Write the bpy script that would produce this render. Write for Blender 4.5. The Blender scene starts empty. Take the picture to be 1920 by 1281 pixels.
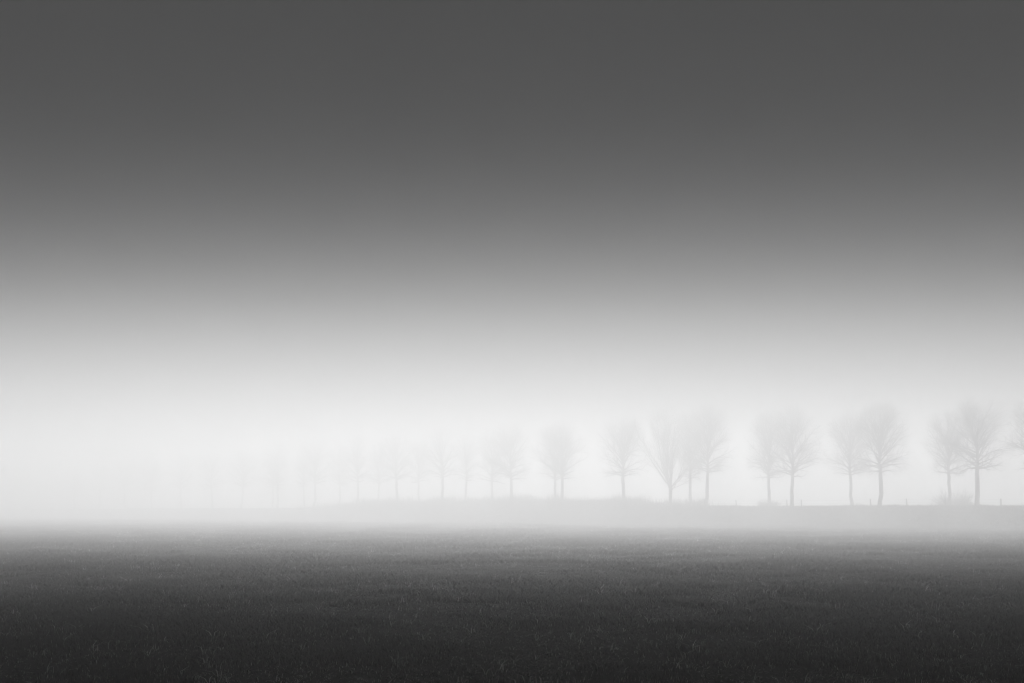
import bpy, math
import numpy as np
from mathutils import Vector

R = math.radians
scene = bpy.context.scene
COL = scene.collection

# ------------------------------------------------------------------ camera
EYE = 2.35                      # eye height above the field, metres
FPX = 1867.0                    # 35 mm lens on 36 mm, in pixels of the 1920 px wide photograph
HOR = 953.0                     # photograph row of the horizon
cam_d = bpy.data.cameras.new('camera')
cam_d.lens = 35.0
cam_d.sensor_width = 36.0
cam_d.shift_y = (HOR - 640.5) / 1920.0
cam_d.clip_start = 0.1
cam_d.clip_end = 5000.0
cam = bpy.data.objects.new('camera', cam_d)
COL.objects.link(cam)
cam.location = (0, 0, EYE)
cam.rotation_euler = (R(90), 0, 0)
scene.camera = cam

# ------------------------------------------------------------------ sky, sun, exposure
SUN_EL, SUN_AZ = R(42), R(0)             # veiled sun ahead, hidden from the near field by the edge of the added shade deck
world = bpy.data.worlds.new('World')
scene.world = world
world.use_nodes = True
wn, wl = world.node_tree.nodes, world.node_tree.links
wn.clear()
sky = wn.new('ShaderNodeTexSky')
sky.sky_type = 'NISHITA'
sky.sun_disc = False
sky.sun_elevation = SUN_EL
sky.sun_rotation = SUN_AZ
sky.altitude = 0
sky.air_density = 0.19
sky.dust_density = 0.0
sky.ozone_density = 1.0
sep = wn.new('ShaderNodeSeparateColor')         # black and white through a red filter
bg = wn.new('ShaderNodeBackground')
bg.inputs['Strength'].default_value = 0.05
wo = wn.new('ShaderNodeOutputWorld')
wl.new(sky.outputs['Color'], sep.inputs['Color'])
wl.new(sep.outputs['Red'], bg.inputs['Color'])
wl.new(bg.outputs['Background'], wo.inputs['Surface'])

sun_d = bpy.data.lights.new('sun', 'SUN')
sun_d.energy = 5.0
sun_d.angle = R(3.2)             # wide disc, softens the shadow edge of the added deck
sun_d.color = (1.0, 1.0, 1.0)           # the photograph is black and white
sun = bpy.data.objects.new('sun', sun_d)
COL.objects.link(sun)
to_sun = Vector((math.sin(SUN_AZ) * math.cos(SUN_EL), math.cos(SUN_AZ) * math.cos(SUN_EL), math.sin(SUN_EL)))
sun.rotation_euler = (-to_sun).to_track_quat('-Z', 'Y').to_euler()
sun.location = (0, 40, 60)

vs = scene.view_settings
vs.view_transform = 'Standard'
vs.look = 'None'
vs.gamma = 1.0
vs.use_curve_mapping = False
vs.exposure = 1.31

HAZE_DENSITY = 0.0165
HAZE_TOP = 17.9
HAZE_G = 0.24

cy = scene.cycles
cy.max_bounces = 12
cy.volume_bounces = 5
cy.diffuse_bounces = 3
cy.transparent_max_bounces = 8
cy.use_denoising = True
cy.use_light_tree = False
cy.filter_width = 1.1
world.cycles.sampling_method = 'NONE'       # the sky is dim and even: leave the light samples to the sun

# ------------------------------------------------------------------ materials (all neutral: a black and white photograph)
def mat_noise(name, lo, hi, scale, rough=0.9, detail=6, bump=0.0, per_object=0.0, stretch=None, spec=0.2):
    m = bpy.data.materials.new(name)
    m.use_nodes = True
    nt = m.node_tree
    b = nt.nodes['Principled BSDF']
    b.inputs['Roughness'].default_value = rough
    b.inputs['Specular IOR Level'].default_value = spec
    tc = nt.nodes.new('ShaderNodeTexCoord')
    mp = nt.nodes.new('ShaderNodeMapping')
    if stretch:
        mp.inputs['Scale'].default_value = stretch
    nz = nt.nodes.new('ShaderNodeTexNoise')
    nz.inputs['Scale'].default_value = scale
    nz.inputs['Detail'].default_value = detail
    cr = nt.nodes.new('ShaderNodeValToRGB')
    cr.color_ramp.elements[0].position = 0.3
    cr.color_ramp.elements[1].position = 0.7
    cr.color_ramp.elements[0].color = (lo, lo, lo, 1)
    cr.color_ramp.elements[1].color = (hi, hi, hi, 1)
    nt.links.new(tc.outputs['Object'], mp.inputs['Vector'])
    nt.links.new(mp.outputs['Vector'], nz.inputs['Vector'])
    nt.links.new(nz.outputs['Fac'], cr.inputs['Fac'])
    out = cr.outputs['Color']
    if per_object:
        oi = nt.nodes.new('ShaderNodeObjectInfo')
        mr = nt.nodes.new('ShaderNodeMapRange')
        mr.inputs['To Min'].default_value = 1 - per_object
        mr.inputs['To Max'].default_value = 1 + per_object
        mx = nt.nodes.new('ShaderNodeMix')
        mx.data_type = 'RGBA'
        mx.blend_type = 'MULTIPLY'
        mx.inputs['Factor'].default_value = 1
        nt.links.new(oi.outputs['Random'], mr.inputs['Value'])
        nt.links.new(out, mx.inputs['A'])
        nt.links.new(mr.outputs['Result'], mx.inputs['B'])
        out = mx.outputs['Result']
    nt.links.new(out, b.inputs['Base Color'])
    if bump:
        bp = nt.nodes.new('ShaderNodeBump')
        bp.inputs['Strength'].default_value = bump
        bp.inputs['Distance'].default_value = 0.03
        nt.links.new(nz.outputs['Fac'], bp.inputs['Height'])
        nt.links.new(bp.outputs['Normal'], b.inputs['Normal'])
    return m

M_SOIL = mat_noise('field_turf', 0.006, 0.016, 3.5, spec=0.03, bump=0.6, detail=10)
M_BANK = mat_noise('bank_turf', 0.03, 0.07, 1.2, bump=0.5, detail=9)
M_GRASS = mat_noise('grass_blade', 0.014, 0.055, 14, rough=0.6, per_object=0.6, spec=0.12)
M_GRASSD = mat_noise('grass_blade_dark', 0.008, 0.018, 14, rough=0.8, per_object=0.4, spec=0.08)
M_DEAD = mat_noise('grass_blade_dead', 0.42, 0.60, 20, rough=0.8, per_object=0.3)
M_REED = mat_noise('tall_grass', 0.05, 0.14, 6, rough=0.85)
M_BARK = mat_noise('bark', 0.10, 0.20, 5, bump=0.5, stretch=(1, 1, 0.25))
M_TWIG = mat_noise('twig_bark', 0.10, 0.18, 3)
M_LEAF = mat_noise('withered_leaf', 0.05, 0.10, 4)
M_POST = mat_noise('weathered_wood', 0.06, 0.13, 9, stretch=(1, 1, 0.2), bump=0.3)
M_WIRE = mat_noise('fence_wire', 0.10, 0.16, 4, rough=0.5)
M_NEEDLE = mat_noise('conifer_needles', 0.02, 0.05, 1.5)

# ------------------------------------------------------------------ helpers
def mesh_from(name, V, F, mats, mat_idx=None, smooth=False):
    """V (n,3), F either (m,k) array or list of tuples"""
    me = bpy.data.meshes.new(name)
    V = np.asarray(V, np.float32)
    if isinstance(F, np.ndarray):
        m, k = F.shape
        me.vertices.add(len(V)); me.vertices.foreach_set('co', V.ravel())
        me.loops.add(m * k); me.loops.foreach_set('vertex_index', F.astype(np.int32).ravel())
        me.polygons.add(m)
        me.polygons.foreach_set('loop_start', np.arange(0, m * k, k, dtype=np.int32))
        me.update(calc_edges=True)
    else:
        me.from_pydata([tuple(v) for v in V], [], F)
        me.update()
    for mm in mats:
        me.materials.append(mm)
    if mat_idx is not None:
        me.polygons.foreach_set('material_index', np.asarray(mat_idx, np.int32))
    if smooth:
        me.polygons.foreach_set('use_smooth', np.ones(len(me.polygons), bool))
    return me

def link(name, me, parent=None, loc=None):
    o = bpy.data.objects.new(name, me)
    COL.objects.link(o)
    if parent is not None:
        o.parent = parent
    if loc is not None:
        o.location = loc
    return o

def tag(o, label=None, cat=None, group=None, kind=None):
    if label: o['label'] = label
    if cat: o['category'] = cat
    if group: o['group'] = group
    if kind: o['kind'] = kind
    return o

class Tubes:
    """collects tapered tubes into one mesh"""
    def __init__(self):
        self.T = {}
    def add(self, pts, rad, sides=3):
        self.T.setdefault((len(pts), sides), []).append((pts, rad))
    def mesh(self, name, mat, smooth=True):
        VV, FF, base = [], [], 0
        for (k, sides), lst in self.T.items():
            P = np.array([a for a, b in lst], float); W = np.array([b for a, b in lst], float)
            n = len(P)
            t = np.gradient(P, axis=1)
            t /= np.linalg.norm(t, axis=2, keepdims=True) + 1e-9
            mean = t.mean(1)
            ref = np.where((np.abs(mean[:, :1]) < 0.6), np.array([[1., 0, 0]]), np.array([[0, 1., 0.2]]))[:, None, :]
            a = np.cross(t, ref); a /= np.linalg.norm(a, axis=2, keepdims=True) + 1e-9
            b = np.cross(t, a)
            ang = np.arange(sides) * 2 * np.pi / sides
            ring = P[:, :, None, :] + W[:, :, None, None] * (np.cos(ang)[None, None, :, None] * a[:, :, None, :] + np.sin(ang)[None, None, :, None] * b[:, :, None, :])
            VV.append(ring.reshape(-1, 3))
            i = np.arange(k - 1)[:, None] * sides; j = np.arange(sides)[None, :]; j2 = (j + 1) % sides
            q = np.stack([i + j, i + j2, i + sides + j2, i + sides + j], -1).reshape(-1, 4)
            FF.append((q[None] + np.arange(n)[:, None, None] * k * sides).reshape(-1, 4) + base)
            base += n * k * sides
        return mesh_from(name, np.concatenate(VV), np.concatenate(FF), [mat], smooth=smooth)

def smoothstep(a, b, x):
    t = np.clip((x - a) / (b - a), 0, 1)
    return t * t * (3 - 2 * t)

# deterministic value noise for terrain
_rs = np.random.RandomState(5)
_tab = _rs.rand(256, 256)
def vnoise(x, y):
    xi = np.floor(x).astype(int); yi = np.floor(y).astype(int)
    fx = x - xi; fy = y - yi
    fx = fx * fx * (3 - 2 * fx); fy = fy * fy * (3 - 2 * fy)
    g = lambda a, b: _tab[a % 256, b % 256]
    return (g(xi, yi) * (1 - fx) + g(xi + 1, yi) * fx) * (1 - fy) + (g(xi, yi + 1) * (1 - fx) + g(xi + 1, yi + 1) * fx) * fy
def fbm(x, y, o=3):
    s = 0; a = 0.5
    for k in range(o):
        s = s + a * (vnoise(x * 2 ** k + 17 * k, y * 2 ** k + 31 * k) - 0.5); a *= 0.5
    return s

# ------------------------------------------------------------------ the dyke, running away to the left
A0 = np.array([54.6, 117.0])                # foot of the nearest tree of the front row
ALONG = np.array([-0.7620, 0.6477])         # direction the dyke runs, to the left and away
OUT = np.array([0.6477, 0.7620])            # across the dyke, away from the camera
AN = float(A0 @ OUT)

def dyke_xy(s, v):
    return A0[0] + ALONG[0] * s + OUT[0] * v, A0[1] + ALONG[1] * s + OUT[1] * v
def sv_of(x, y):
    dx, dy = x - A0[0], y - A0[1]
    return dx * ALONG[0] + dy * ALONG[1], dx * OUT[0] + dy * OUT[1]
def on_row(px, v):
    """where the line of sight of a photograph column meets the line v of the dyke"""
    u = (px - 960.0) / FPX
    d = (AN + v) / (u * OUT[0] + OUT[1])
    return u * d, d
def crest_z(s):
    return 2.46 - 0.36 * smoothstep(70, 150, s) + 0.03 * np.sin(s * 0.21)
def dyke_z(s, v):
    c = crest_z(s)
    bank = smoothstep(-9.5, -2.6, v) * (1 - smoothstep(13, 22, v))
    z = c * bank
    mound = smoothstep(33, 52, s) * (1 - smoothstep(100, 126, s)) * np.exp(-((v + 3.5) / 2.3) ** 2)
    z = z + 1.05 * mound * (1 + 0.22 * (vnoise(s * 0.16, v * 0 + 3) - 0.5))
    z = z + 0.10 * fbm(s * 0.5, v * 0.5) * bank
    return z

def field_z(x, y):
    return (0.24 * fbm(x * 0.13, y * 0.13) + 0.09 * fbm(x * 0.9 + 40, y * 0.9)) * (1 - 0.93 * smoothstep(25, 62, y))

def grid(name, xs, ys, zf, mat):
    X, Y = np.meshgrid(xs, ys)
    Z = zf(X, Y)
    V = np.stack([X, Y, Z], -1).reshape(-1, 3)
    nx, ny = len(xs), len(ys)
    i = (np.arange(ny - 1)[:, None] * nx + np.arange(nx - 1)[None, :]).ravel()
    F = np.stack([i, i + 1, i + 1 + nx, i + nx], -1)
    return mesh_from(name, V, F, [mat], smooth=True)

def spaced(a, near, b, n1, n2):
    """denser spacing near the camera, out to the far edge"""
    core = np.linspace(-near, near, n1)
    far = np.geomspace(near, b, n2)[1:]
    return np.concatenate([-far[::-1], core, far])

gx = spaced(0, 40, 780, 161, 26)
gy = np.concatenate([-np.geomspace(20, 780, 16)[::-1], np.linspace(-20, 110, 321)[1:], np.geomspace(110, 780, 26)[1:]])
field = link('field', grid('field', gx, gy, field_z, M_SOIL))
tag(field, kind='structure')

# the dyke's own sheet, its toes dug into the field
ss = np.linspace(-70, 330, 401)
vv = np.concatenate([np.linspace(-11, 16, 60), np.linspace(16, 26, 8)[1:]])
S, Vv = np.meshgrid(ss, vv)
X, Y = dyke_xy(S, Vv)
Z = dyke_z(S, Vv) - 0.35 * (1 - smoothstep(-11, -8.6, Vv)) - 0.35 * smoothstep(21, 26, Vv)
i = (np.arange(len(vv) - 1)[:, None] * len(ss) + np.arange(len(ss) - 1)[None, :]).ravel()
F = np.stack([i, i + len(ss), i + 1 + len(ss), i + 1], -1)
dyke = link('dyke', mesh_from('dyke', np.stack([X, Y, Z], -1).reshape(-1, 3), F, [M_BANK], smooth=True))
tag(dyke, kind='structure')

# ------------------------------------------------------------------ grass of the field: tufts spread over the turf
def tuft_mesh(name, seed, n, h, spread, lean, mats, weights, w=0.0045):
    r = np.random.RandomState(seed)
    V, F, mi = [], [], []
    for k in range(n):
        bx, by = r.randn(2) * spread
        a = r.rand() * 2 * np.pi
        hh = h * (0.55 + 0.75 * r.rand())
        ln = lean * (0.3 + 1.2 * r.rand()) * hh
        d = np.array([np.cos(a), np.sin(a), 0]); p = np.array([-np.sin(a), np.cos(a), 0])
        b = np.array([bx, by, -0.03])
        ww = w * (0.6 + 0.9 * r.rand())
        m1 = b + d * ln * 0.3 + np.array([0, 0, hh * 0.6])
        tip = b + d * ln + np.array([0, 0, hh * (1.0 - 0.35 * lean * r.rand())])
        q = len(V)
        V += [b - p * ww, b + p * ww, m1 - p * ww * 0.8, m1 + p * ww * 0.8, tip]
        F += [(q, q + 1, q + 3, q + 2), (q + 2, q + 3, q + 4)]
        c = r.choice(len(mats), p=weights)
        mi += [c, c]
    return mesh_from(name, V, F, mats, mi)

tuft_col = bpy.data.collections.new('grass_tufts')
GM = [M_GRASS, M_GRASSD, M_DEAD]
TUFTS = [
    tuft_mesh('grass_tuft_a', 1, 34, 0.075, 0.085, 0.7, GM, [0.66, 0.31, 0.03]),
    tuft_mesh('grass_tuft_b', 2, 34, 0.055, 0.095, 0.9, GM, [0.56, 0.41, 0.03]),
    tuft_mesh('grass_tuft_c', 3, 32, 0.115, 0.075, 0.7, GM, [0.72, 0.23, 0.05]),
    tuft_mesh('grass_tuft_d', 4, 30, 0.065, 0.100, 1.1, GM, [0.25, 0.73, 0.02]),
    tuft_mesh('grass_tuft_e', 5, 12, 0.115, 0.050, 1.1, GM, [0.40, 0.15, 0.45], w=0.0065),
    tuft_mesh('grass_tuft_f', 6, 5, 0.150, 0.035, 1.3, GM, [0.10, 0.05, 0.85], w=0.0075),
]
for k, me in enumerate(TUFTS):
    o = bpy.data.objects.new('grass_tuft_%d' % k, me)
    tuft_col.objects.link(o)

def tuft_points(name, P, scale, idx, rot, label):
    me = bpy.data.meshes.new(name)
    me.vertices.add(len(P)); me.vertices.foreach_set('co', P.astype(np.float32).ravel())
    for nm, ty, arr in (('tscale', 'FLOAT', scale.astype(np.float32)), ('tidx', 'INT', idx.astype(np.int32)), ('trot', 'FLOAT', rot.astype(np.float32))):
        at = me.attributes.new(nm, ty, 'POINT'); at.data.foreach_set('value', arr)
    o = link(name, me)
    tree = bpy.data.node_groups.new(name + '_spread', 'GeometryNodeTree')
    tree.interface.new_socket('Geometry', in_out='INPUT', socket_type='NodeSocketGeometry')
    tree.interface.new_socket('Geometry', in_out='OUTPUT', socket_type='NodeSocketGeometry')
    N, L = tree.nodes, tree.links
    gi = N.new('NodeGroupInput'); go = N.new('NodeGroupOutput')
    ci = N.new('GeometryNodeCollectionInfo')
    ci.inputs['Collection'].default_value = tuft_col
    ci.inputs['Separate Children'].default_value = True
    ci.inputs['Reset Children'].default_value = True
    iop = N.new('GeometryNodeInstanceOnPoints')
    iop.inputs['Pick Instance'].default_value = True
    def attr(nm, ty):
        a = N.new('GeometryNodeInputNamedAttribute'); a.data_type = ty
        a.inputs['Name'].default_value = nm
        return a.outputs['Attribute']
    cx = N.new('ShaderNodeCombineXYZ')
    L.new(attr('trot', 'FLOAT'), cx.inputs['Z'])
    e2r = N.new('FunctionNodeEulerToRotation')
    L.new(cx.outputs[0], e2r.inputs[0])
    L.new(gi.outputs[0], iop.inputs['Points'])
    L.new(ci.outputs[0], iop.inputs['Instance'])
    L.new(attr('tidx', 'INT'), iop.inputs['Instance Index'])
    L.new(e2r.outputs[0], iop.inputs['Rotation'])
    L.new(attr('tscale', 'FLOAT'), iop.inputs['Scale'])
    L.new(iop.outputs[0], go.inputs[0])
    md = o.modifiers.new('spread', 'NODES'); md.node_group = tree
    tag(o, label, 'grass', kind='stuff')
    return o

rg = np.random.RandomState(11)
PX, PY, SC = [], [], []
d = 10.5
while d < 190:
    step = 0.5 if d < 30 else 1.5
    half = 0.56 * d + 5.0
    rho = 125.0 * min(1.0, (15.0 / d) ** 1.30) if d < 60 else 125.0 * 0.165 * (60.0 / d) ** 2
    n = int(rho * step * 2 * half)
    PX.append((rg.rand(n) * 2 - 1) * half); PY.append(d + rg.rand(n) * step)
    SC.append(np.full(n, max(1.0, (d / 15.0) ** 0.40)))
    d += step
PX = np.concatenate(PX); PY = np.concatenate(PY); SC = np.concatenate(SC)
s_, v_ = sv_of(PX, PY)
ok = v_ < -8.8
PX, PY, SC = PX[ok], PY[ok], SC[ok]
patch = fbm(PX * 0.55, PY * 0.55) + 1.15 * fbm(PX * 0.16 + 9, PY * 0.16)
pr = rg.rand(len(PX))
idx = np.where(patch + 0.22 * (pr - 0.5) > 0.08, 2, np.where(patch + 0.22 * (pr - 0.5) < -0.05, 3, np.where(pr < 0.55, 0, 1)))
idx = np.where(rg.rand(len(PX)) < 0.035 + 0.07 * (patch > 0.05), 4, idx)
idx = np.where(rg.rand(len(PX)) < 0.010, 5, idx)
track = np.minimum(np.abs(PX + 16.6 + 1.2 * (vnoise(PY * 0.12, PY * 0) - 0.5)), np.abs(PX + 18.3 + 1.2 * (vnoise(PY * 0.12, PY * 0) - 0.5))) < 0.32 + 0.3 * rg.rand(len(PX))
idx = np.where(track & (rg.rand(len(PX)) < 0.85), 3, idx)        # an old wheel track running away on the left
SC = SC * np.where(track, 0.6, 1.0) * (0.7 + 0.6 * rg.rand(len(PX))) * (1 + 0.9 * patch)
tuft_points('field_grass', np.stack([PX, PY, field_z(PX, PY)], -1), SC, idx, rg.rand(len(PX)) * 6.283,
            'short dark pasture grass covering the whole foreground field')

# grass of the dyke's bank
n = 26000
s_ = rg.rand(n) ** 1.3 * 230 - 40
v_ = -10 + rg.rand(n) ** 0.8 * 11
bx_, by_ = dyke_xy(s_, v_)
tuft_points('bank_grass', np.stack([bx_, by_, dyke_z(s_, v_) - 0.02], -1), 2.2 + 2.6 * rg.rand(n) ** 2, np.where(rg.rand(n) < .06, 4, rg.randint(0, 4, n)), rg.rand(n) * 6.283,
            'rough pale grass on the slope of the long bank')

# tall dry grass along the raised middle of the bank
def tall_grass():
    r = np.random.RandomState(21)
    n = 20000
    s = 28 + r.rand(n) * 102
    v = -3.4 + r.randn(n) * 1.0
    dens = smoothstep(28, 48, s) * (1 - smoothstep(102, 130, s)) * (0.35 + 0.9 * vnoise(s * 0.45, s * 0 + 8))
    keep = r.rand(n) < dens
    s, v = s[keep], v[keep]; n = len(s)
    x, y = dyke_xy(s, v); z = dyke_z(s, v) - 0.05
    h = (0.45 + 0.75 * r.rand(n) ** 2) * (0.7 + 0.7 * vnoise(s * 0.7, s * 0 + 1))
    a = r.rand(n) * 2 * np.pi; ln = h * (0.1 + 0.35 * r.rand(n))
    w = 0.010 + 0.012 * r.rand(n)
    b = np.stack([x, y, z], -1); dv = np.stack([np.cos(a), np.sin(a), 0 * a], -1)
    pv = np.stack([-np.sin(a), np.cos(a), 0 * a], -1)
    up = np.array([0, 0, 1.0])
    m = b + dv * (ln * 0.3)[:, None] + up * (h * 0.6)[:, None]
    t = b + dv * ln[:, None] + up * h[:, None]
    V = np.stack([b - pv * w[:, None], b + pv * w[:, None], m + pv * (w * .8)[:, None], m - pv * (w * .8)[:, None], t + pv * 0.004, t - pv * 0.004], 1).reshape(-1, 3)
    q = np.arange(n)[:, None] * 6
    F = np.concatenate([q + np.array([[0, 1, 2, 3]]), q + np.array([[3, 2, 4, 5]])])
    o = link('tall_grass', mesh_from('tall_grass', V, F, [M_REED]))
    tag(o, 'tall dry grass fringing the raised middle stretch of the bank', 'tall grass', kind='stuff')
tall_grass()

# ------------------------------------------------------------------ trees
def norm(v):
    return v / (math.sqrt(v[0] * v[0] + v[1] * v[1] + v[2] * v[2]) + 1e-9)

def tilt(d, ang, az):
    """unit vector at angle ang from d, at azimuth az about it"""
    x, y, z = d
    if abs(z) < 0.9: ax, ay, az_ = y, -x, 0.0
    else: ax, ay, az_ = 0.0, z, -y
    q = 1 / math.sqrt(ax * ax + ay * ay + az_ * az_)
    ax, ay, az_ = ax * q, ay * q, az_ * q
    bx, by, bz = y * az_ - z * ay, z * ax - x * az_, x * ay - y * ax
    c, s, ca, sa = math.cos(ang), math.sin(ang), math.cos(az), math.sin(az)
    return np.array([x * c + (ax * ca + bx * sa) * s, y * c + (ay * ca + by * sa) * s, z * c + (az_ * ca + bz * sa) * s])

def curve(p, d, L, n, up, wob, r):
    """a bending branch: n segments, up = pull towards the sky per metre"""
    pts = [p]
    st = L / n
    wv = r.randn(n, 3) * wob
    wv[:, 2] += up * st
    dd = d
    for k in range(n):
        dd = norm(dd + wv[k])
        p = p + dd * st
        pts.append(p)
    return np.array(pts), dd

def tree_meshes(name, seed, H, width, clear, rtrunk, lean=0.0, detail=1.0, twig_r=0.0058):
    """a bare broad-crowned avenue tree: returns trunk mesh, crown mesh (branches and twigs)"""
    r = np.random.RandomState(seed)
    trunk, crown = Tubes(), Tubes()
    hc = clear                          # height where the crown begins
    Rw = width * 0.5
    # trunk carried on as a leader
    top = H * 0.72
    n = 12
    zz = np.concatenate([[-0.35, 0.0, 0.25, 0.7], np.linspace(1.6, hc, 5), np.linspace(hc, top, 7)[1:]])
    wobx = np.cumsum(r.randn(len(zz)) * 0.05); woby = np.cumsum(r.randn(len(zz)) * 0.05)
    fx = lambda z: np.interp(z, zz, lean * np.clip(zz, 0, hc * 1.2) + wobx * (zz > 1))
    fy = lambda z: np.interp(z, zz, woby * (zz > 1))
    rad = np.where(zz < hc, rtrunk * (1.0 - 0.18 * np.clip(zz, 0, None) / hc), rtrunk * 0.70 * np.clip(1 - (zz - hc) / (top - hc), 0.06, 1) ** 0.8)
    rad[0] *= 1.6; rad[1] *= 1.45; rad[2] *= 1.18
    trunk.add(np.stack([fx(zz), fy(zz), zz], -1), rad, 9)
    zmid = hc + (H - hc) * 0.33         # widest height
    cc = (float(fx(zmid)), float(fy(zmid)), zmid)
    def reach(p0, d):
        """distance from p0 along d to the crown's egg shape"""
        qx, qy, qz = p0[0] - cc[0], p0[1] - cc[1], p0[2] - cc[2]
        best = 0.3
        for hz_, sg in ((H - zmid, 1), (zmid - hc * 0.66, -1)):
            A = (d[0] ** 2 + d[1] ** 2) / Rw ** 2 + d[2] ** 2 / hz_ ** 2
            B = (qx * d[0] + qy * d[1]) / Rw ** 2 + qz * d[2] / hz_ ** 2
            C = (qx * qx + qy * qy) / Rw ** 2 + qz * qz / hz_ ** 2 - 1
            D = B * B - A * C
            if D < 0: continue
            t = (-B + math.sqrt(D)) / A
            if t > 0 and (qz + d[2] * t) * sg >= 0: best = max(best, t)
        return best
    lop, lop_az = 0.10 + 0.14 * r.rand(), r.rand() * 6.283          # one side grown farther out than the other
    nl = int(33 * (0.8 + 0.2 * detail))
    for k in range(nl):
        f = k / (nl - 1)
        z0 = hc - 0.35 + (top - hc) * 0.82 * f ** 1.15 + r.rand() * 0.15
        p0 = np.array([fx(z0), fy(z0), z0])
        az = k * 2.39996 + r.randn() * 0.3
        inc = R(102 - 86 * f ** 0.70 + r.randn() * 9)          # angle from straight up
        d0 = np.array([math.sin(inc) * math.cos(az), math.sin(inc) * math.sin(az), math.cos(inc)])
        L = reach(p0, d0) * (0.78 + 0.30 * r.rand()) * (1 + lop * math.cos(az - lop_az) * math.sin(inc))
        L = max(L, 0.8)
        r0 = rtrunk * (0.40 - 0.17 * f) * (0.8 + 0.4 * r.rand())
        pts, dd = curve(p0, norm(d0 + np.array([0, 0, 0.45 * (1 - f)])), L, 7, -0.13 * (1 - f) + 0.06 * f, 0.08, r)
        rr = r0 * (1 - np.linspace(0, 1, 8)) ** 0.9 + twig_r
        crown.add(pts, rr, 4)
        ns = max(4, int((4 + L * 1.7) * detail ** 0.5))
        for j in range(ns):
            t = 0.16 + 0.84 * (j + r.rand()) / ns
            q = t * 7; i0 = min(int(q), 6); w = q - i0
            p1 = pts[i0] * (1 - w) + pts[i0 + 1] * w
            dl = norm(pts[i0 + 1] - pts[i0])
            d1 = tilt(dl, R(28 + 22 * r.rand()), r.rand() * 6.283)
            rc = reach(p1, d1)
            L1 = min(L * 0.55 * (1.15 - 0.6 * t), rc * 0.95) * (0.7 + 0.5 * r.rand())
            L1 = max(L1, 0.35)
            r1 = max(rr[i0] * 0.55, twig_r * 2.2)
            pt1, _ = curve(p1, d1, L1, 4, 0.10, 0.10, r)
            rr1 = r1 * (1 - np.linspace(0, 1, 5)) + twig_r * 0.9
            crown.add(pt1, rr1, 3)
            nt_ = max(2, int((2.4 + L1 * 2.3) * detail))
            for i in range(nt_):
                t2 = 0.15 + 0.85 * (i + r.rand()) / nt_
                q2 = t2 * 4; a0 = min(int(q2), 3); w2 = q2 - a0
                p2 = pt1[a0] * (1 - w2) + pt1[a0 + 1] * w2
                d2 = tilt(norm(pt1[a0 + 1] - pt1[a0]), R(22 + 28 * r.rand()), r.rand() * 6.283)
                L2 = min(max(0.45, L1 * 0.55 * (1.2 - 0.6 * t2)), max(0.35, reach(p2, d2))) * (0.7 + 0.6 * r.rand())
                pt2, _ = curve(p2, d2, L2, 2, 0.12, 0.10, r)
                crown.add(pt2, np.array([twig_r * 1.25, twig_r, twig_r * 0.6]), 3)
                for g in range(int(1 + 1.5 * detail)):
                    t3 = 0.3 + 0.7 * r.rand()
                    p3 = pt2[0] * (1 - t3) + pt2[2] * t3
                    d3 = tilt(d2, R(18 + 30 * r.rand()), r.rand() * 6.283)
                    L3 = 0.3 + 0.45 * r.rand()
                    crown.add(np.array([p3, p3 + norm(d3 + np.array([0, 0, 0.12])) * L3]), np.array([twig_r * 0.85, twig_r * 0.5]), 3)
    return trunk.mesh(name + '_trunk', M_BARK), crown.mesh(name + '_crown', M_TWIG)

def place_tree(name, meshes, x, y, z, rz, label, group, scale=(1, 1, 1)):
    e = bpy.data.objects.new(name, None)
    COL.objects.link(e)
    e.empty_display_size = 0.5
    e.location = (x, y, z); e.rotation_euler = (0, 0, rz); e.scale = scale
    tag(e, label, 'tree', group)
    link('trunk', meshes[0], e)
    link('crown', meshes[1], e)
    return e

# front row (v = 0) and back row (v = 8): photograph column, top row, crown width px, clear trunk px, trunk width px, lean, label
G_ROW = 'bare avenue trees on the bank'
NEAR = [
    (1832, 0, 741, 118, 76, 8.6, 0.010, 'darkest bare tree with dense fan crown, beside the last post at right'),
    (1780, 8, 764, 84, 66, 6.6, -0.030, 'thinner bare tree rising from twiggy scrub at its foot'),
    (1650, 0, 755, 106, 70, 8.0, -0.020, 'full bare tree with straight thick trunk between two leaning posts'),
    (1598, 8, 769, 88, 64, 6.4, -0.050, 'bare tree whose bending trunk leans left, touching a fuller crown on its right'),
    (1485, 0, 763, 112, 62, 7.2, 0.004, 'bare tree with straight trunk just left of a fence post, right of a bush'),
    (1443, 8, 770, 82, 58, 6.2, -0.012, 'bare tree with round dense bush around its foot'),
    (1325, 0, 753, 96, 68, 6.8, 0.003, 'tallest narrow bare tree, standing where the tall grass ends'),
    (1296, 8, 776, 74, 58, 6.0, -0.010, 'bare tree half hidden behind the tall narrow tree, trunk in low bush'),
    (1169, 0, 775, 102, 60, 7.2, 0.000, 'lone bare tree with oval crown rising behind tall grass in midfield'),
    (1052, 0, 791, 92, 56, 6.4, 0.004, 'right trunk of the two close trunks sharing one round crown'),
    (1040, 8, 796, 84, 54, 5.4, -0.004, 'left trunk of the two close trunks sharing one round crown'),
    (960, 0, 789, 82, 54, 5.8, -0.012, 'faint bare tree with tall narrow crown, next left of the twin trunks'),
    (922, 8, 800, 72, 52, 5.2, -0.010, 'faint bare tree with drooping low twigs, second left of the twin trunks'),
]
seed = 100
trees_built = 0
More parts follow.
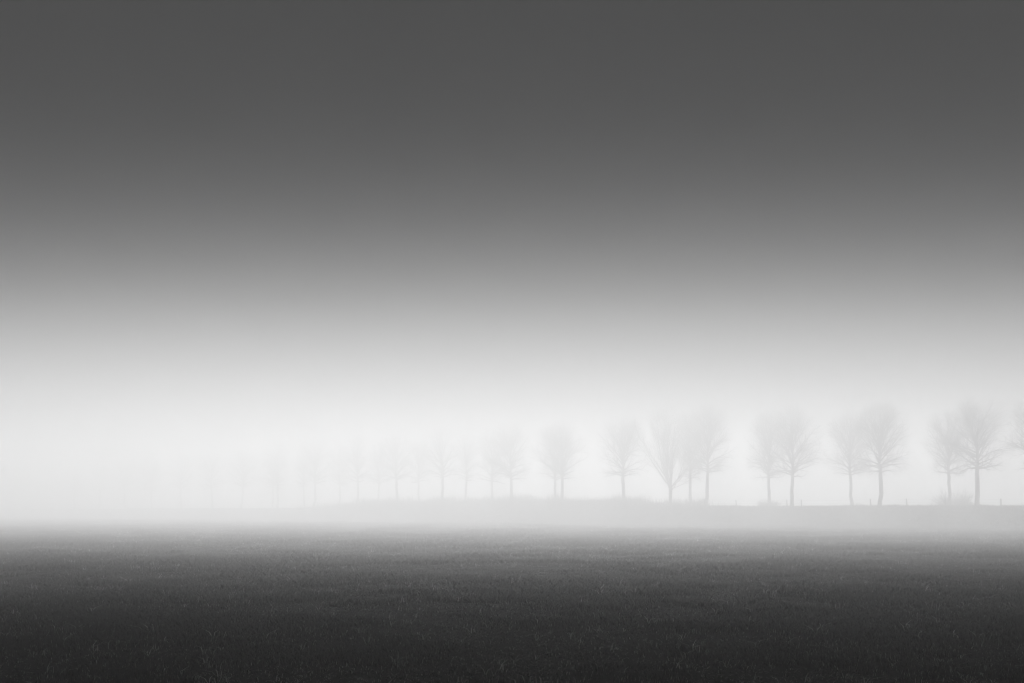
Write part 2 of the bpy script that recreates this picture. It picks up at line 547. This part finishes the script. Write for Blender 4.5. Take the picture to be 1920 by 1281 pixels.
for (px, v, ytop, wpx, cpx, tpx, lean, label) in NEAR:
    x, y = on_row(px, v)
    k = y / FPX                               # metres per photograph pixel there
    s, _ = sv_of(x, y)
    z0 = float(dyke_z(np.array(s), np.array(float(v))))
    H = EYE + (HOR - ytop) * k - z0
    ms = tree_meshes('avenue_tree_%d' % px, seed, H, wpx * k * 1.10, cpx * k, tpx * k * 0.5, lean, 1.0 if px > 1200 else 0.8)
    place_tree('avenue_tree', ms, x, y, z0, 0.0, label, G_ROW)
    seed += 1

# the tree that only shows the tips of its crown at the right edge
x, y = on_row(1948, 0)
z0 = 2.44
place_tree('avenue_tree', tree_meshes('avenue_tree_edge', 71, 12.6, 7.2, 4.6, 0.25, 0.0, 0.9), x, y, z0, 0.0,
           'bare tree cut off by the right edge, only its left twigs showing', G_ROW)

# fainter and fainter trees towards the left: three tree shapes, turned and scaled
KINDS = [tree_meshes('far_tree_%d' % q, 300 + q, 12.6, 6.6 + 0.5 * q, 4.7, 0.23, 0.0, 0.6, 0.0065) for q in range(4)]
FARR = [(872, 8, 808), (829, 0, 798), (785, 8, 815), (745, 0, 806), (710, 8, 822), (669, 0, 815), (636, 8, 828), (588, 0, 822),
        (571, 8, 836), (520, 0, 830), (511, 8, 842), (452, 0, 838), (398, 0, 844), (340, 0, 850), (284, 0, 854), (234, 0, 858), (186, 0, 862), (140, 0, 866)]
ORD = ['', 'second', 'third', 'fourth', 'fifth', 'sixth', 'seventh', 'eighth', 'ninth', 'tenth', 'eleventh', 'twelfth', 'thirteenth', 'fourteenth',
       'fifteenth', 'sixteenth', 'seventeenth', 'eighteenth', 'nineteenth']
order = sorted([f[0] for f in FARR])
for q, (px, v, ytop) in enumerate(FARR):
    x, y = on_row(px, v)
    k = y / FPX
    s, _ = sv_of(x, y)
    z0 = float(dyke_z(np.array(s), np.array(float(v))))
    H = EYE + (HOR - ytop) * k - z0
    sc = H / 12.6
    rank = order.index(px)
    tone = 'almost vanished' if px < 420 else ('very faint' if px < 640 else 'faint')
    lab = ('leftmost visible bare tree, almost vanished in the fog' if rank == 0 else
           '%s bare tree in the fog, %s trunk counting from the left' % (tone, ORD[rank]))
    fat = 0.82 if v > 4 else 1.0
    place_tree('avenue_tree', KINDS[(q * 7 + 1) % 4], x, y, z0, q * 1.9, lab, G_ROW, (fat * sc, fat * sc, sc))

# the low-forking tree with withered leaves in its top
def forked_tree():
    r = np.random.RandomState(77)
    px = 1257
    x, y = on_row(px, -1.2)
    k = y / FPX
    s, v = sv_of(x, y)
    z0 = float(dyke_z(np.array(s), np.array(v))) - 0.1
    H = EYE + (HOR - 766) * k - z0
    trunk, crown = Tubes(), Tubes()
    fork = EYE + (HOR - 920) * k - z0
    zz = np.array([-0.4, 0, 0.3, 1.0, fork, fork + 1.2])
    trunk.add(np.stack([0.02 * zz, 0 * zz, zz], -1), np.array([.36, .30, .27, .25, .23, .12]), 9)
    leaves = []
    for j in range(24):
        az = j * 2.4 + 0.3
        inc = R(3 + 46 * ((j * 0.618) % 1.0) ** 1.4 + r.randn() * 4)
        if j in (0, 5):  az, inc = (0.15 if j else math.pi - 0.1), R(42)
        if j == 9: az, inc = 0.1, R(62)
        zf = fork - 0.2 + 0.9 * r.rand()
        p0 = np.array([0.02 * zf, 0, zf])
        d0 = np.array([math.sin(inc) * math.cos(az), math.sin(inc) * math.sin(az), math.cos(inc)])
        L = (H - zf) * (1.02 - 0.14 * r.rand()) * (1.0 if inc < R(30) else 0.86) * (0.55 if j == 9 else 1)
        pts, _ = curve(p0, d0, L, 9, 0.04 + (0.03 if inc > R(30) else 0), 0.10, r)
        rr = 0.062 * (0.6 + 0.7 * r.rand()) * (1 - np.linspace(0, 1, 10)) ** 0.9 + 0.009
        crown.add(pts, rr, 5)
        for q in range(17):
            t = 0.16 + 0.84 * (q + r.rand()) / 17
            f = t * 9; a = min(int(f), 8); w = f - a
            p1 = pts[a] * (1 - w) + pts[a + 1] * w
            d1 = tilt(norm(pts[a + 1] - pts[a]), R(22 + 20 * r.rand()), r.rand() * 6.283)
            L1 = L * 0.32 * (1.2 - 0.75 * t) * (0.7 + 0.6 * r.rand())
            p1s, _ = curve(p1, d1, L1, 3, 0.15, 0.1, r)
            crown.add(p1s, np.array([0.020, 0.014, 0.010, 0.006]), 3)
            for g in range(6):
                t3 = 0.2 + 0.8 * r.rand()
                p3 = p1s[0] * (1 - t3) + p1s[3] * t3
                d3 = tilt(d1, R(20 + 30 * r.rand()), r.rand() * 6.283)
                e3 = p3 + norm(d3 + np.array([0, 0, .2])) * (0.3 + 0.5 * r.rand())
                crown.add(np.array([p3, e3]), np.array([0.010, 0.005]), 3)
                if p3[2] > H * 0.60 and r.rand() < (p3[2] / H) ** 2:
                    for _l in range(2):
                        leaves.append(e3 + r.randn(3) * 0.12)
    e = bpy.data.objects.new('forked_tree', None); COL.objects.link(e)
    e.location = (x, y, z0)
    tag(e, 'low forking bare tree with spreading limbs and withered leaves at its top', 'tree')
    link('trunk', trunk.mesh('forked_trunk', M_BARK), e)
    link('crown', crown.mesh('forked_crown', M_TWIG), e)
    C = np.array(leaves); n = len(C)
    a = r.randn(n, 3); a /= np.linalg.norm(a, axis=1, keepdims=True)
    b = np.cross(a, r.randn(n, 3)); b /= np.linalg.norm(b, axis=1, keepdims=True)
    sz = (0.05 + 0.05 * r.rand(n))[:, None]
    V = np.stack([C - a * sz, C + b * sz * .6, C + a * sz, C - b * sz * .6], 1).reshape(-1, 3)
    lf = link('foliage', mesh_from('forked_foliage', V, np.arange(4 * n).reshape(-1, 4), [M_LEAF]), e)
    lf['kind'] = 'stuff'
forked_tree()

# ------------------------------------------------------------------ scrub at the feet of the trees
def bush(name, px, v, h, w, seed, n, arch, label, tw=0.012):
    r = np.random.RandomState(seed)
    x, y = on_row(px, v)
    s, _ = sv_of(x, y)
    z0 = float(dyke_z(np.array(s), np.array(float(v))))
    stems, twigs = Tubes(), Tubes()
    for k in range(n):
        az = r.rand() * 6.283
        rad = w * 0.30 * math.sqrt(r.rand())
        p = np.array([math.cos(az) * rad, math.sin(az) * rad * 0.6, -0.1])
        inc = R(8 + 50 * r.rand())
        d0 = np.array([math.sin(inc) * math.cos(az), math.sin(inc) * math.sin(az), math.cos(inc)])
        L = h * (0.45 + 0.65 * r.rand() ** 1.3)
        pts, _ = curve(p, d0, L, 5, -arch * r.rand(), 0.12, r)
        stems.add(pts, np.linspace(tw * 1.8, tw * 0.6, 6), 3)
        for j in range(7):
            t = 0.2 + 0.8 * r.rand(); f = t * 5; a = min(int(f), 4)
            p1 = pts[a] + (pts[a + 1] - pts[a]) * (f - a)
            d1 = tilt(norm(pts[a + 1] - pts[a]), R(25 + 35 * r.rand()), r.rand() * 6.283)
            q = p1 + d1 * L * 0.25 * (0.5 + r.rand())
            twigs.add(np.array([p1, (p1 + q) / 2 + r.randn(3) * 0.03, q]), np.array([tw, tw * .7, tw * .4]), 3)
    e = bpy.data.objects.new(name, None); COL.objects.link(e)
    e.location = (x, y, z0)
    tag(e, label, 'bush')
    link('stem', stems.mesh(name + '_stem', M_TWIG), e)['kind'] = 'stuff'
    link('twig', twigs.mesh(name + '_twig', M_TWIG), e)['kind'] = 'stuff'

bush('scrub_bush', 1788, 6.5, 2.4, 4.2, 1, 200, 0.55, 'twiggy scrub with arching stems around a tree foot near the right edge')
bush('scrub_bush', 1806, 5.0, 1.0, 2.6, 2, 80, 0.5, 'small low scrub just right of the arching twiggy scrub')
bush('scrub_bush', 1441, 6.5, 1.15, 3.3, 3, 290, 0.4, 'dense round low bush hugging the foot of a slim tree')
bush('scrub_bush', 1303, 4.0, 1.5, 3.4, 4, 280, 0.4, 'low bush between the tall narrow tree and the forked tree')
bush('scrub_bush', 1606, 6.5, 0.6, 2.8, 5, 150, 0.5, 'little scrubby tuft at the foot of the leaning tree')

# ------------------------------------------------------------------ wire fences
def post_mesh(name, h, rad, seed):
    r = np.random.RandomState(seed)
    t = Tubes()
    zz = np.array([-0.3, 0.0, 0.35 * h, 0.7 * h, h - 0.02, h])
    t.add(np.stack([np.cumsum(r.randn(6) * 0.006), np.cumsum(r.randn(6) * 0.006), zz], -1), rad * np.array([1, 1.05, 1, 0.97, 0.95, 0.7]), 7)
    me = t.mesh(name, M_POST)
    # close the top
    V = np.zeros(len(me.vertices) * 3, np.float32); me.vertices.foreach_get('co', V); V = V.reshape(-1, 3)
    F = [tuple(p.vertices) for p in me.polygons] + [tuple(range(len(V) - 7, len(V)))]
    m2 = mesh_from(name, V, F, [M_POST], smooth=False)
    return m2

def fence(name, v, cols, h, rad, leans, heights, label, seed):
    e = bpy.data.objects.new(name, None); COL.objects.link(e)
    x, y = on_row(cols[0], v)
    s, _ = sv_of(x, y)
    e.location = (x, y, float(dyke_z(np.array(s), np.array(float(v)))))
    tag(e, label, 'fence')
    org = np.array(e.location)
    pm = [post_mesh(name + '_post_%d' % q, h, rad, seed + q) for q in range(3)]
    P = []
    for q, px in enumerate(cols):
        x, y = on_row(px, v)
        s, _ = sv_of(x, y)
        z = float(dyke_z(np.array(s), np.array(float(v))))
        o = link('post', pm[q % 3], e, (x - org[0], y - org[1], z - org[2]))
        o.rotation_euler = (0.02 * math.sin(q * 2.1), leans[q % len(leans)], q * 1.3 * 0)
        P.append((np.array([x, y, z]) - org, leans[q % len(leans)]))
    for hw in heights:
        t = Tubes()
        pts = []
        for q in range(len(P)):
            top = P[q][0] + np.array([math.sin(P[q][1]) * hw, -rad * 1.02, hw])
            if q:
                prev = pts[-1]
                for f in (0.25, 0.5, 0.75):
                    m = prev * (1 - f) + top * f
                    m = m - np.array([0, 0, 0.16 * f * (1 - f)])
                    pts.append(m)
            pts.append(top)
        t.add(np.array(pts), np.full(len(pts), 0.006), 4)
        link('wire', t.mesh(name + '_wire', M_WIRE), e)

fence('wire_fence', -2.0, [1985, 1930, 1877, 1773, 1701, 1633, 1503, 1476, 1381, 1321], 1.02, 0.075, [0.01, 0.02, -0.01, -0.10, -0.09, -0.08, -0.06, -0.05, -0.09, -0.02],
      [0.55, 0.9], 'wire fence of thin leaning posts along the top of the bank', 500)
fence('field_fence', -9.6, [1960, 1892, 1845, 1744, 1642, 1516, 1388, 1250, 1110], 1.0, 0.05, [0.02, -0.03, 0.01, 0.04, -0.02],
      [0.5, 0.9], 'faint low fence along the foot of the bank', 600)

# ------------------------------------------------------------------ opaque deck overhead, out of view, added to shade the near field and fog
SHADE_DECK_Z = 380.0
SHADE_EDGE = 37.0                # metres ahead of the camera where the deck's shadow ends on the ground
def build_shade_deck():
    edge = SHADE_EDGE + SHADE_DECK_Z / math.tan(SUN_EL)
    xs = np.linspace(-3000, 3000, 241)
    ts = np.concatenate([np.linspace(0, 0.85, 40), np.linspace(0.85, 1.0, 40)[1:]])
    X, T = np.meshgrid(xs, ts)
    E = edge + 22 * fbm(X / 130.0, X * 0 + 2.5)
    Y = -3000 + (E + 3000) * T
    back = E - Y                                    # distance behind the front edge
    thick = 110 * (1 - np.exp(-back / 160.0))
    lump = fbm(X / 210.0 + 50, Y / 210.0 + 50) * (1 - np.exp(-back / 120.0))
    under = SHADE_DECK_Z + 26 * lump
    over = SHADE_DECK_Z + thick + 45 * lump
    n = X.size
    V = np.concatenate([np.stack([X, Y, under], -1).reshape(-1, 3), np.stack([X, Y, over + 0.5], -1).reshape(-1, 3)])
    nx, ny = len(xs), len(ts)
    i = (np.arange(ny - 1)[:, None] * nx + np.arange(nx - 1)[None, :]).ravel()
    lo = np.stack([i, i + nx, i + 1 + nx, i + 1], -1)
    hi = np.stack([i, i + 1, i + 1 + nx, i + nx], -1) + n
    j = np.arange(nx - 1)
    fr = np.stack([(ny - 1) * nx + j, (ny - 1) * nx + j + n, (ny - 1) * nx + j + 1 + n, (ny - 1) * nx + j + 1], -1)
    bk = np.stack([j, j + 1, j + 1 + n, j + n], -1)
    o = link('added_shade_deck', mesh_from('added_shade_deck', V, np.concatenate([lo, hi, fr, bk]), [mat_noise('shade_deck_surface', 0.25, 0.35, 0.006, rough=1.0, spec=0.0)], smooth=True))
    tag(o, kind='structure')
build_shade_deck()

# ------------------------------------------------------------------ the fog
def fog():
    x, y0, y1, z0, z1 = 800.0, -800.0, 800.0, -1.4, HAZE_TOP
    V = [(-x, y0, z0), (x, y0, z0), (x, y1, z0), (-x, y1, z0), (-x, y0, z1), (x, y0, z1), (x, y1, z1), (-x, y1, z1)]
    F = [(0, 3, 2, 1), (4, 5, 6, 7), (0, 1, 5, 4), (1, 2, 6, 5), (2, 3, 7, 6), (3, 0, 4, 7)]
    m = bpy.data.materials.new('fog')
    m.use_nodes = True
    nt = m.node_tree
    nt.nodes.clear()
    pv = nt.nodes.new('ShaderNodeVolumePrincipled')
    pv.inputs['Color'].default_value = (0.97, 0.97, 0.97, 1)
    pv.inputs['Density'].default_value = HAZE_DENSITY
    pv.inputs['Anisotropy'].default_value = HAZE_G
    m.cycles.volume_sampling = 'DISTANCE'
    out = nt.nodes.new('ShaderNodeOutputMaterial')
    nt.links.new(pv.outputs['Volume'], out.inputs['Volume'])
    o = link('haze', mesh_from('haze', V, F, [m]))
    tag(o, 'pale ground fog lying over the field and the bank', 'fog', kind='stuff')
fog()
